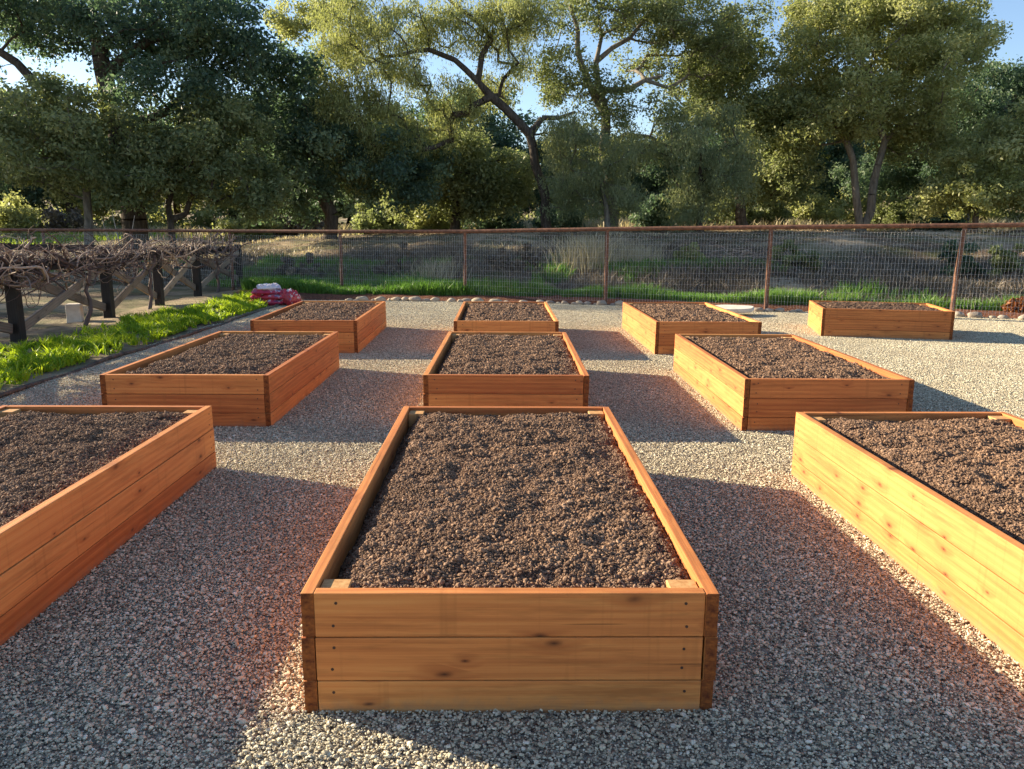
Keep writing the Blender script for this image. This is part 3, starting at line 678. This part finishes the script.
def E_(u, v, ru, rv, Y, ry=None):
    c = at(u, v, Y); s = pxm(u, v, Y); return (c[0], c[1], c[2], ru*s, ry or max(1.2, ru*s*.8), rv*s)
def base_at(u, Y):
    d = ray(u, 229); x = d[0]*Y/d[1]; return np.array([x, Y, float(terr(x, Y))])
def A(Y, *pts): return [at(u, v, Y) for u, v in pts]

# big dark oak at the left
Y0 = 27.5; b = base_at(135, Y0)
build_tree('oak_tree', b, 'big dark oak at far left with thick trunk and heavy spreading limbs', 'tree', ([b]+A(Y0, (132, 200), (118, 130), (104, 75), (100, 40)), .45, .26),
 [(A(Y0, (118, 130), (60, 110), (28, 75), (0, 52), (-40, 40)), .2, .1), (A(Y0, (104, 75), (150, 40), (200, 20)), .18, .07), (A(Y0, (118, 130), (170, 110), (220, 70)), .16, .06)],
 [E_(60, 5, 110, 35, Y0, 4), E_(190, 25, 80, 50, Y0, 4), E_(130, 45, 50, 30, Y0, 3), E_(235, 80, 35, 50, Y0, 2.5), E_(180, 95, 60, 35, Y0, 3), E_(-40, 120, 60, 70, Y0, 3), E_(30, 10, 70, 40, Y0+2, 3), E_(225, 40, 50, 45, Y0, 3), E_(120, 130, 60, 25, Y0+1, 3)], 1, 190, 215, 'oak_dark', size=.085, rc=(.5, 1.0))
Y0 = 25; b = base_at(86, Y0)
build_tree('oak_tree', b, 'mid green far left tree with thin bluish trunk, in front of big dark oak', 'tree', ([b]+A(Y0, (87, 200), (84, 160)), .16, .1), [],
 [E_(85, 150, 75, 52, Y0, 2.5), E_(25, 140, 45, 45, Y0, 2), E_(140, 165, 45, 40, Y0, 2), E_(75, 105, 45, 22, Y0, 2)], 2, 95, 230, 'oak', 'bark_pale', rc=(.4, .75))
Y0 = 26; b = base_at(172, Y0)
build_tree('oak_tree', b, 'small forked multi stem tree left of centre with leaning trunks', 'tree', ([b]+A(Y0, (168, 205), (172, 190), (185, 172)), .13, .08), [(A(Y0, (176, 228), (190, 200), (205, 175)), .09, .05)],
 [E_(185, 150, 45, 35, Y0, 2), E_(225, 165, 50, 45, Y0, 2), E_(215, 120, 45, 28, Y0, 2), E_(255, 195, 30, 25, Y0, 1.5)], 3, 80, 230, 'oak', rc=(.4, .75))
Y0 = 30; b = base_at(330, Y0)
build_tree('oak_tree', b, 'dark oak with leaning black trunk just left of the yellow green crown', 'tree', ([b]+A(Y0, (332, 215), (322, 195), (305, 160), (300, 110)), .26, .16), [],
 [E_(300, 100, 38, 55, Y0, 3), E_(275, 150, 35, 40, Y0, 2.5), E_(330, 150, 45, 45, Y0, 3), E_(395, 165, 60, 38, Y0, 3), E_(300, 200, 45, 22, Y0, 2)], 4, 130, 270, 'oak_dark', size=.085)
Y0 = 47; b = base_at(300, Y0)
build_tree('oak_tree', b, 'distant sunlit oak crown showing above the gap between left trees', 'tree', ([b]+A(Y0, (300, 150), (290, 70), (280, 45)), .3, .12), [(A(Y0, (300, 80), (322, 50), (325, 25)), .16, .08)],
 [E_(290, 25, 22, 18, Y0, 2), E_(325, 15, 28, 22, Y0, 2), E_(345, 45, 15, 15, Y0, 2)], 5, 42, 210, 'oak_bright', size=.09, rc=(.5, .85))
# central oak with long arching limbs
Y0 = 30; b = base_at(548, Y0)
build_tree('oak_tree', b, 'central oak with long arching dark limb and hanging yellow green foliage', 'tree', ([b]+A(Y0, (546, 200), (535, 165), (530, 135)), .19, .15),
 [(A(Y0, (530, 135), (505, 108), (478, 82), (455, 60), (430, 50), (400, 55), (372, 62)), .14, .05), (A(Y0, (476, 80), (482, 55), (492, 38), (478, 22), (455, 5), (430, -15)), .10, .05), (A(Y0, (530, 135), (542, 118), (575, 112)), .10, .05)],
 [E_(385, 45, 62, 50, Y0, 2.2), E_(350, 75, 38, 48, Y0-.5, 2), E_(375, 110, 50, 40, Y0-.6, 1.6), E_(440, 20, 60, 28, Y0+.5, 2), E_(510, 35, 38, 40, Y0+.8, 2), E_(445, 95, 45, 22, Y0+.4, 1.6), E_(520, 5, 45, 22, Y0, 2), E_(350, 165, 28, 35, Y0-.8, 1.2), E_(500, 82, 26, 22, Y0+1, 1.4), E_(425, 135, 50, 26, Y0+1, 1.6), E_(395, 150, 30, 35, Y0-.4, 1.4), E_(330, 120, 20, 40, Y0, 1.5), E_(560, 130, 25, 20, Y0, 1.2), E_(350, 20, 35, 30, Y0, 2)], 6, 260, 240, 'oak_bright', size=.07, hang=.9, rc=(.35, .75))
Y0 = 31.5; b = base_at(612, Y0)
build_tree('oak_tree', b, 'tall oak right of centre with pale reddish upright limbs against the sky', 'tree', ([b]+A(Y0, (610, 190), (603, 150), (606, 115)), .21, .18),
 [(A(Y0, (606, 115), (594, 95), (580, 60), (578, 30), (570, 5)), .14, .07), (A(Y0, (606, 115), (600, 90), (596, 62), (612, 48), (630, 38), (650, 12)), .12, .06), (A(Y0, (598, 60), (602, 35), (598, 15)), .07, .04), (A(Y0, (606, 100), (628, 90), (645, 80), (662, 76)), .11, .05), (A(Y0, (645, 82), (668, 88), (682, 104)), .06, .03), (A(Y0, (605, 145), (625, 135), (650, 137), (672, 148)), .1, .05)],
 [E_(600, 5, 60, 30, Y0, 2.5), E_(690, 10, 60, 35, Y0, 2.5), E_(560, 60, 25, 50, Y0+.5, 2), E_(720, 50, 42, 30, Y0, 2), E_(640, 60, 30, 22, Y0+2, 1.5), E_(600, 125, 40, 22, Y0-.5, 1.5), E_(665, 118, 45, 25, Y0-.5, 1.8), E_(615, 95, 30, 22, Y0-.6, 1.2), E_(585, 85, 22, 28, Y0-.4, 1.2), E_(640, 20, 50, 25, Y0, 2), E_(695, 48, 48, 32, Y0+.5, 2), E_(745, 25, 32, 28, Y0+.5, 1.6), E_(625, 150, 35, 25, Y0-.8, 1.3)], 7, 215, 190, 'oak', 'bark_pale', size=.062, rc=(.35, .72))
Y0 = 28.5; b = base_at(608, Y0)
build_tree('oak_tree', b, 'low grey green drooping tree in front of the tall oak right of centre', 'tree', ([b]+A(Y0, (606, 205), (600, 180)), .11, .07), [],
 [E_(585, 160, 38, 42, Y0, 1.6), E_(612, 195, 34, 30, Y0, 1.4), E_(562, 130, 28, 24, Y0, 1.3), E_(628, 150, 26, 26, Y0, 1.2), E_(560, 190, 18, 30, Y0, 1)], 8, 62, 280, 'moss', 'bark_pale', size=.065, hang=1.6, rc=(.35, .6))
Y0 = 29; b = base_at(700, Y0)
build_tree('oak_tree', b, 'drooping grey green tree between the tall oak and the round right oak', 'tree', ([b]+A(Y0, (703, 200), (700, 170)), .12, .08), [],
 [E_(700, 178, 34, 40, Y0, 1.5), E_(738, 160, 28, 32, Y0, 1.4), E_(676, 138, 30, 20, Y0, 1.3), E_(690, 205, 26, 18, Y0, 1), E_(722, 120, 24, 20, Y0, 1.2)], 9, 75, 270, 'moss', size=.068, hang=1.6, rc=(.35, .65))
Y0 = 34; b = base_at(742, Y0)
build_tree('oak_tree', b, 'dark wide oak filling the gap behind the drooping trees right of centre', 'tree', ([b]+A(Y0, (740, 180), (725, 130)), .25, .15), [(A(Y0, (725, 130), (700, 118), (690, 128)), .1, .05), (A(Y0, (725, 130), (712, 108), (735, 95)), .09, .05)],
 [E_(755, 110, 45, 42, Y0, 3), E_(700, 95, 35, 30, Y0, 2.5), E_(770, 160, 40, 45, Y0, 3), E_(725, 60, 38, 28, Y0+1, 2.5), E_(730, 195, 45, 25, Y0+1, 2.2)], 10, 140, 260, 'oak', size=.085)
Y0 = 33; b = base_at(455, Y0)
build_tree('oak_tree', b, 'dark shaded oak under the arching limb of the central oak', 'tree', ([b]+A(Y0, (458, 205), (452, 180), (460, 150)), .2, .1), [(A(Y0, (452, 180), (430, 165), (415, 150)), .08, .04), (A(Y0, (452, 180), (480, 165), (500, 160)), .08, .04)],
 [E_(450, 165, 48, 30, Y0, 2), E_(500, 175, 38, 32, Y0, 2), E_(405, 190, 35, 24, Y0, 1.6), E_(475, 205, 40, 16, Y0, 1.6)], 14, 95, 240, 'oak', size=.085)
# round oak with twin trunks
Y0 = 32; b = base_at(866, Y0)
build_tree('oak_tree', b, 'large round crowned oak with twin pale trunks at the right', 'tree', ([b+np.array([-.2, 0, 0])]+A(Y0, (856, 195), (853, 160), (846, 140)), .17, .13),
 [([b+np.array([.25, 0, .0])]+A(Y0, (872, 195), (878, 165), (885, 140), (905, 120)), .18, .11), (A(Y0, (846, 140), (830, 120), (815, 95)), .12, .06), (A(Y0, (885, 140), (870, 110), (868, 80)), .12, .06), (A(Y0, (905, 120), (930, 110), (950, 112)), .08, .04)],
 [E_(870, 18, 75, 42, Y0, 4), E_(815, 62, 40, 50, Y0, 3), E_(925, 55, 52, 50, Y0, 3.5), E_(865, 85, 80, 38, Y0-.5, 4), E_(840, 120, 32, 22, Y0, 2), E_(930, 118, 42, 30, Y0, 2.5), E_(965, 40, 20, 40, Y0+1, 2), E_(800, 20, 20, 20, Y0+1, 1.5), E_(802, 128, 30, 26, Y0, 1.8), E_(912, 142, 34, 22, Y0, 1.8), E_(868, 128, 20, 14, Y0+1, 1.2)], 11, 250, 290, 'oak_bright', 'bark_pale', size=.075, rc=(.4, .85))
Y0 = 36; b = base_at(965, Y0)
build_tree('oak_tree', b, 'dark oak behind the round oak and the bright bush at the right edge', 'tree', ([b]+A(Y0, (962, 180), (960, 120)), .25, .15), [],
 [E_(975, 105, 40, 38, Y0, 3), E_(1030, 95, 40, 30, Y0, 3), E_(930, 160, 45, 35, Y0, 3), E_(890, 170, 60, 22, Y0+2, 3)], 12, 130, 260, 'oak_dark', size=.085)
Y0 = 29; b = base_at(975, Y0)
build_tree('oak_tree', b, 'low bright olive green bushy tree at the right edge', 'tree', ([b]+A(Y0, (975, 205), (978, 180)), .12, .08), [],
 [E_(975, 175, 40, 36, Y0, 2), E_(1015, 140, 35, 40, Y0, 2.2), E_(1040, 190, 35, 30, Y0, 2), E_(955, 200, 28, 20, Y0, 1.5)], 13, 95, 260, 'oak_bright', size=.075, rc=(.35, .7))
# trees out of frame to the left; their shade falls on the path
for k, (x, y, hh, w) in enumerate([(-19.5, 14.6, 6.3, 1.9), (-21.5, 18.4, 6.6, 2.0), (-18.5, 11.6, 5.6, 1.5), (-24, 25, 8.5, 2.5), (-25, 28.5, 11.5, 3.4), (-33, 31.5, 12.5, 3.6), (-41, 36, 13, 4.)]):
    b = np.array([x, y, float(terr(x, y))])
    build_tree('oak_tree', b, 'oak standing left of the wooden fence, %s' % ('nearest one', 'second one', 'smallest one', 'one beside the big dark oak', 'broad tall one', 'broad tall one further out', 'broad one furthest back')[k], 'tree', ([b, b+np.array([.1, .1, hh*.3]), b+np.array([0, .2, hh*.6])], .2, .12), [], [(x, y, hh*.72, w, w, hh*.26)], 20+k, (24, 20, 24, 30, 34, 70, 90)[k], (150, 150, 150, 150, 200, 200, 200)[k], 'oak', size=.09, rc=((.35, .65) if k < 4 else (.6, 1.)))
# woods further back: each tree its own copy
def far_tree(seed, mat):
    g = np.random.default_rng(seed); b = np.zeros(3)
    t = build_tree('oak_tree', b, 'x', 'tree', ([b, np.array([.1, 0, 1.6]), np.array([0, .2, 3])], .28, .16), [], [(0, 0, 5.0, 3.6, 3., 2.4), (1.8, 0, 3.6, 2.4, 2.2, 1.7), (-2, 0, 3.2, 2.4, 2.2, 1.6)], seed, 110, 210, mat, size=.11, rc=(.6, 1.1), group='woods behind the oaks')
    return t
protos = [far_tree(40, 'oak_dark'), far_tree(41, 'oak'), far_tree(42, 'oak_bright')]
def copy_tree(o, parent=None):
    c = o.copy(); COL.objects.link(c)
    if parent: c.parent = parent
    for ch in [q for q in COL.objects if q.parent == o]: copy_tree(ch, c)
    return c
far = [(-30, 47, 1), (20, 52, 2), (70, 46, 0), (125, 50, 2), (180, 54, 1), (235, 47, 0), (290, 58, 1), (350, 50, 0), (405, 46, 1), (455, 52, 0), (505, 46, 0), (560, 50, 0), (610, 47, 1), (660, 45, 0), (715, 50, 1), (765, 46, 0), (815, 54, 2), (870, 60, 1), (925, 50, 0), (980, 46, 1), (1040, 50, 0)]
used = set(); g = random.Random(8)
names_ = {0: 'dark', 1: 'mid green', 2: 'yellowish'}
side = lambda u: 'behind the far left trees' if u < 150 else 'behind the forked tree' if u < 300 else 'behind the yellow green crown' if u < 470 else 'behind the central trunk' if u < 640 else 'behind the drooping grey green trees' if u < 790 else 'behind the twin trunk oak' if u < 930 else 'behind the bush at the right edge'
for i, (u, Y, k) in enumerate(far):
    b = base_at(u, Y); o = protos[k] if k not in used else copy_tree(protos[k]); used.add(k)
    o.location = b; o.rotation_euler.z = g.uniform(0, 6.3); s = g.uniform(.85, 1.25)*(.66 if 480 < u < 720 else 1); o.scale = (s*1.1, s*1.1, s)
    o['label'] = '%s tree in the shaded woods %s' % (names_[k], side(u)); o['group'] = 'woods ' + side(u)+' '+names_[k]
# understory shrubs
def shrub(u, v, Y, ru, rv, mat, label, seed, n=26, per=170, size=.06, name='shrub', cat='shrub', group=None, hang=0, rc=(.22, .45)):
    c = at(u, v, Y); s = pxm(u, v, Y); b = np.array([c[0], c[1], float(terr(c[0], c[1]))]); g = np.random.default_rng(seed)
    hh = rv*s; wd = ru*s; C = []
    for _ in range(n):
        d = g.normal(size=3); d /= np.linalg.norm(d); d[2] = abs(d[2]); C.append(b+np.array([d[0]*wd, d[1]*wd*.7, .1+d[2]*hh*1.5])*np.array([1, 1, 1])*g.random()**.4)
        C[-1][2] = b[2]+.1+abs(C[-1][2]-b[2])
    C = []
    for _ in range(n):
        d = g.normal(size=3); d /= np.linalg.norm(d); d *= g.random()**.45; C.append(b+np.array([d[0]*wd, d[1]*wd*.7, .1+abs(d[2])*hh*2]))
    C = np.array(C); Rc = g.uniform(rc[0], rc[1], n)*min(1.3, max(.5, hh))
    t = thing(name, tuple(b), label, cat, group); mb = MB()
    for c_ in C:
        m_ = (b+c_)/2+g.normal(0, .08, 3); mb.line([b+g.normal(0, .04, 3)*np.array([1, 1, 0])-np.array([0, 0, .05]), m_, c_], [.02, .013, .006], 4, cap=False)
    put('stems', mb.mesh('stems', M['bark'], True, b), t)
    V, F4, tn = leaves(C, Rc, per, size, g, .8, hang); put('foliage', mesh_np('foliage', V-b, F4, M[mat], False, tn), t)
    return t
sh = [(15, 205, 36, 26, 20, 'oak_bright', 'sunny olive shrub at the far left under the trees'), (60, 215, 40, 40, 14, 'brush', 'brown brush mound behind the thin bluish trunk'),
 (250, 212, 37, 34, 15, 'oak_bright', 'sunlit shrub right of the forked tree'), (300, 214, 38, 26, 13, 'brush', 'brown shrub left of the black leaning trunk'), (380, 205, 36, 32, 17, 'oak', 'green shrub under the yellow green crown'), (430, 208, 35, 30, 17, 'oak_bright', 'sunlit olive shrub left of the central trunk'),
 (490, 205, 37, 30, 20, 'oak_dark', 'dark shrub beside the central trunk'), (655, 205, 36, 24, 17, 'oak_dark', 'dark shrub between the two drooping trees'), (765, 208, 38, 28, 15, 'oak', 'green shrub left of the twin trunk oak'), (812, 200, 40, 30, 17, 'oak_bright', 'yellow green shrub behind the left twin trunk'), (905, 208, 38, 34, 15, 'oak', 'green shrub right of the twin trunks'), (940, 212, 34, 22, 12, 'oak_dark', 'dark low shrub by the bright tree at the right edge'), (700, 215, 38, 26, 12, 'brush', 'brown shrub behind the right drooping tree'), (560, 212, 39, 26, 14, 'oak_dark', 'dark shrub just right of the central trunk')]
for i, q in enumerate(sh): shrub(*q[:6], q[6], 200+i, n=34, per=170, size=.075, group='understory shrubs', rc=(.3, .6))
g = np.random.default_rng(404); n = 520; x = g.uniform(-42, 48, n); y = 43+g.uniform(0, 16, n); hh = g.random(n)**1.5*2.4
C = np.stack([x, y, terr(x, y)+.2+hh], 1); V, F4, tn = leaves(C, g.uniform(.5, 1.1, n), 230, .11, g, .7)
put('undergrowth', mesh_np('undergrowth', V, F4, M['oak_bright'], False, tn), kind='stuff', label='tangled olive undergrowth filling the woods behind the oaks', category='undergrowth')
n = 90000; x = rng.uniform(-34, 40, n); y = rng.uniform(36, 60, n); keep = vn(x, y, .3, 171) > .42; x = x[keep]; y = y[keep]
put('grass', blades(np.stack([x, y, terr(x, y)-.02], 1), .2+.5*rng.random(len(x)), M['straw'], 'grass', .8, .03), kind='stuff', label='tall straw coloured grass on the rise far behind the oaks', category='dry grass')
# shrubs and weeds just past the steel fence
sh = [(300, 262, 21, 22, 12, 'brush', 'dry brown brush beyond the fence left of the first middle post'), (400, 262, 20.5, 30, 14, 'brush', 'grey brown brush beyond the fence behind the left third row bed'), (520, 268, 20, 34, 10, 'brush', 'low brown brush beyond the fence behind the middle bed'),
 (688, 258, 19, 14, 11, 'oak_bright', 'small green sapling beyond the fence right of the middle post'), (795, 262, 18.5, 26, 12, 'oak', 'green bush beyond the fence by the right post'), (960, 258, 17, 34, 18, 'oak_dark', 'dark bush beyond the fence at the right corner'), (1010, 262, 16.5, 22, 18, 'oak', 'olive bush beyond the fence at the right edge'), (1020, 308, 13.1, 7, 5, 'red_leaf', 'small rust red leafed plant at the right end of the stone row')]
for i, q in enumerate(sh): shrub(*q[:6], q[6], 300+i, n=22, per=130, size=.035, rc=(.16, .3))
# dry weeds and twig pile
def weeds(u, v, Y, ru, hpx, label, seed, n=700, lean=.8):
    c = at(u, v, Y); s = pxm(u, v, Y); g = np.random.default_rng(seed); x = c[0]+g.normal(0, ru*s*.5, n); y = c[1]+g.normal(0, .4, n); b = np.array([c[0], c[1], float(terr(c[0], c[1]))])
    P = np.stack([x, y, terr(x, y)-.02], 1)-b; h = hpx*s*g.uniform(.35, 1, n)
    o = put('dry_weeds', blades(P, h, M['straw'], 'dry_weeds', lean, .006, g), None, tuple(b)); tag(o, label, 'weeds')
weeds(590, 260, 19.5, 30, 42, 'tall pale dry weeds beyond the fence left of the middle post', 1, 1200, .9)
weeds(640, 262, 19.8, 22, 34, 'pale dry weeds beyond the fence right of the middle post', 2, 600, 1.)
weeds(430, 262, 19.8, 30, 24, 'thin dry weeds in the shade beyond the fence left of centre', 3, 500, .9)
mb = MB(); g = np.random.default_rng(77); c = gr(735, 279, .25)
for k in range(420):
    p = np.array([c[0]+g.normal(0, .75), c[1]+g.normal(0, .35), float(terr(c[0], c[1]))+.05+abs(g.normal(0, .16))]); a = g.uniform(0, 2*PI); L = g.uniform(.2, .7); d = np.array([math.cos(a), math.sin(a)*.6, g.normal(0, .3)])*L
    mb.line([p, p+d*.5+g.normal(0, .03, 3), p+d], [.008, .006, .003], 4, float(g.uniform(.4, 1)), cap=False)
me = mb.mesh('twig_pile', M['vine'], True, c); tag(put('twig_pile', me, None, tuple(c), kind='stuff'), 'heap of pale cut twigs lying beyond the fence right of the middle post', 'twigs')
n = 120000; x = rng.uniform(-9, 13, n); y = FP0[1]+(x-FP0[0])*FD[1]/FD[0]+1.6+rng.random(n)**1.3*7
keep = vn(x, y, .8, 91)+.35*vn(x, y, 3, 92) > .48; x = x[keep]; y = y[keep]; h = (.05+.24*rng.random(len(x))**2)*(.4+1.3*vn(x, y, .7, 94))
put('brush', blades(np.stack([x, y, terr(x, y)-.02], 1), h, M['brush'], 'brush', 1.5, .009), kind='stuff', label='low brown dead brush covering the slope beyond the steel fence', category='brush')
n = 110000; x = rng.uniform(-22, 24, n); y = 15+rng.random(n)*20; keep = (fence_d(x, y) > .3) & (fbm(x, y, .7, 191) > .36); x = x[keep]; y = y[keep]; n = len(x)
P = np.stack([x, y, terr(x, y)+.004+.03*rng.random(n)], 1); nn = rng.normal(size=(n, 3))*.45+np.array([0, 0, 1.]); a = np.cross(nn, rng.normal(size=(n, 3))); a /= np.linalg.norm(a, axis=1)[:, None]; b = np.cross(nn, a); sz = rng.uniform(.015, .045, n)[:, None]
V = np.stack([P-a*sz, P+b*sz*.4, P+a*sz, P-b*sz*.4], 1).reshape(-1, 3)
put('leaf_litter', mesh_np('leaf_litter', V, (np.arange(n)*4)[:, None]+np.arange(4)[None], M['litter'], False, np.repeat(rng.random(n), 4)), kind='stuff', label='dry fallen oak leaves covering the ground beyond the steel fence', category='leaf litter')
# pale sapling by the wooden fence
mb = MB(); c = gr(118, 262, .5)*0+at(118, 247, 22); c[2] = float(terr(c[0], c[1])); 
for k in range(7):
    e = c+np.array([g.normal(0, .35), g.normal(0, .2), g.uniform(.9, 2.0)]); mb.line([c, (c+e)/2+g.normal(0, .07, 3), e], [.03, .018, .006], 5, 1.)
me = mb.mesh('sapling', M['vine'], True, c); tag(put('sapling', me, None, tuple(c)), 'bare pale sapling with thin upright stems behind the wooden fence', 'sapling')

# ------------------------------------------------------------------ light
EL = R(19.0); az = Vector((-.92, .40, 0)).normalized(); sd = Vector((az.x*math.cos(EL), az.y*math.cos(EL), math.sin(EL)))
w = bpy.data.worlds.new('World'); S.world = w; w.use_nodes = True; nt = w.node_tree
sky = nt.nodes.new('ShaderNodeTexSky'); sky.sky_type = 'NISHITA'; sky.sun_disc = False; sky.sun_elevation = EL; sky.sun_rotation = math.atan2(az.x, az.y); sky.altitude = 200; sky.air_density = 1.; sky.dust_density = .3; sky.ozone_density = 3.5
bg = nt.nodes['Background']; bg.inputs[1].default_value = .084
wm = nt.nodes.new('ShaderNodeMix'); wm.data_type = 'RGBA'; wm.blend_type = 'MULTIPLY'; wm.inputs[0].default_value = 1; wm.inputs[7].default_value = (1.08, .96, .91, 1)
nt.links.new(sky.outputs[0], wm.inputs[6]); nt.links.new(wm.outputs[2], bg.inputs[0])
L = bpy.data.lights.new('sun', 'SUN'); L.energy = 5.0; L.angle = R(.55); L.color = (1, .87, .65)
lo = bpy.data.objects.new('sun', L); COL.objects.link(lo); lo.rotation_mode = 'QUATERNION'; lo.rotation_quaternion = sd.to_track_quat('Z', 'Y'); lo.location = (-20, 10, 20)
S.view_settings.view_transform = 'Standard'; S.view_settings.look = 'None'; S.view_settings.gamma = 1; S.view_settings.use_curve_mapping = False
S.view_settings.exposure = 1.62
S.render.engine = 'CYCLES'; cy = S.cycles
cy.max_bounces = 6; cy.diffuse_bounces = 3; cy.glossy_bounces = 2; cy.transmission_bounces = 3; cy.transparent_max_bounces = 4
cy.use_denoising = True; cy.denoiser = 'OPENIMAGEDENOISE'; cy.denoising_input_passes = 'RGB_ALBEDO_NORMAL'
cy.sample_clamp_indirect = 6; cy.caustics_reflective = False; cy.caustics_refractive = False
S.render.threads_mode = 'AUTO'
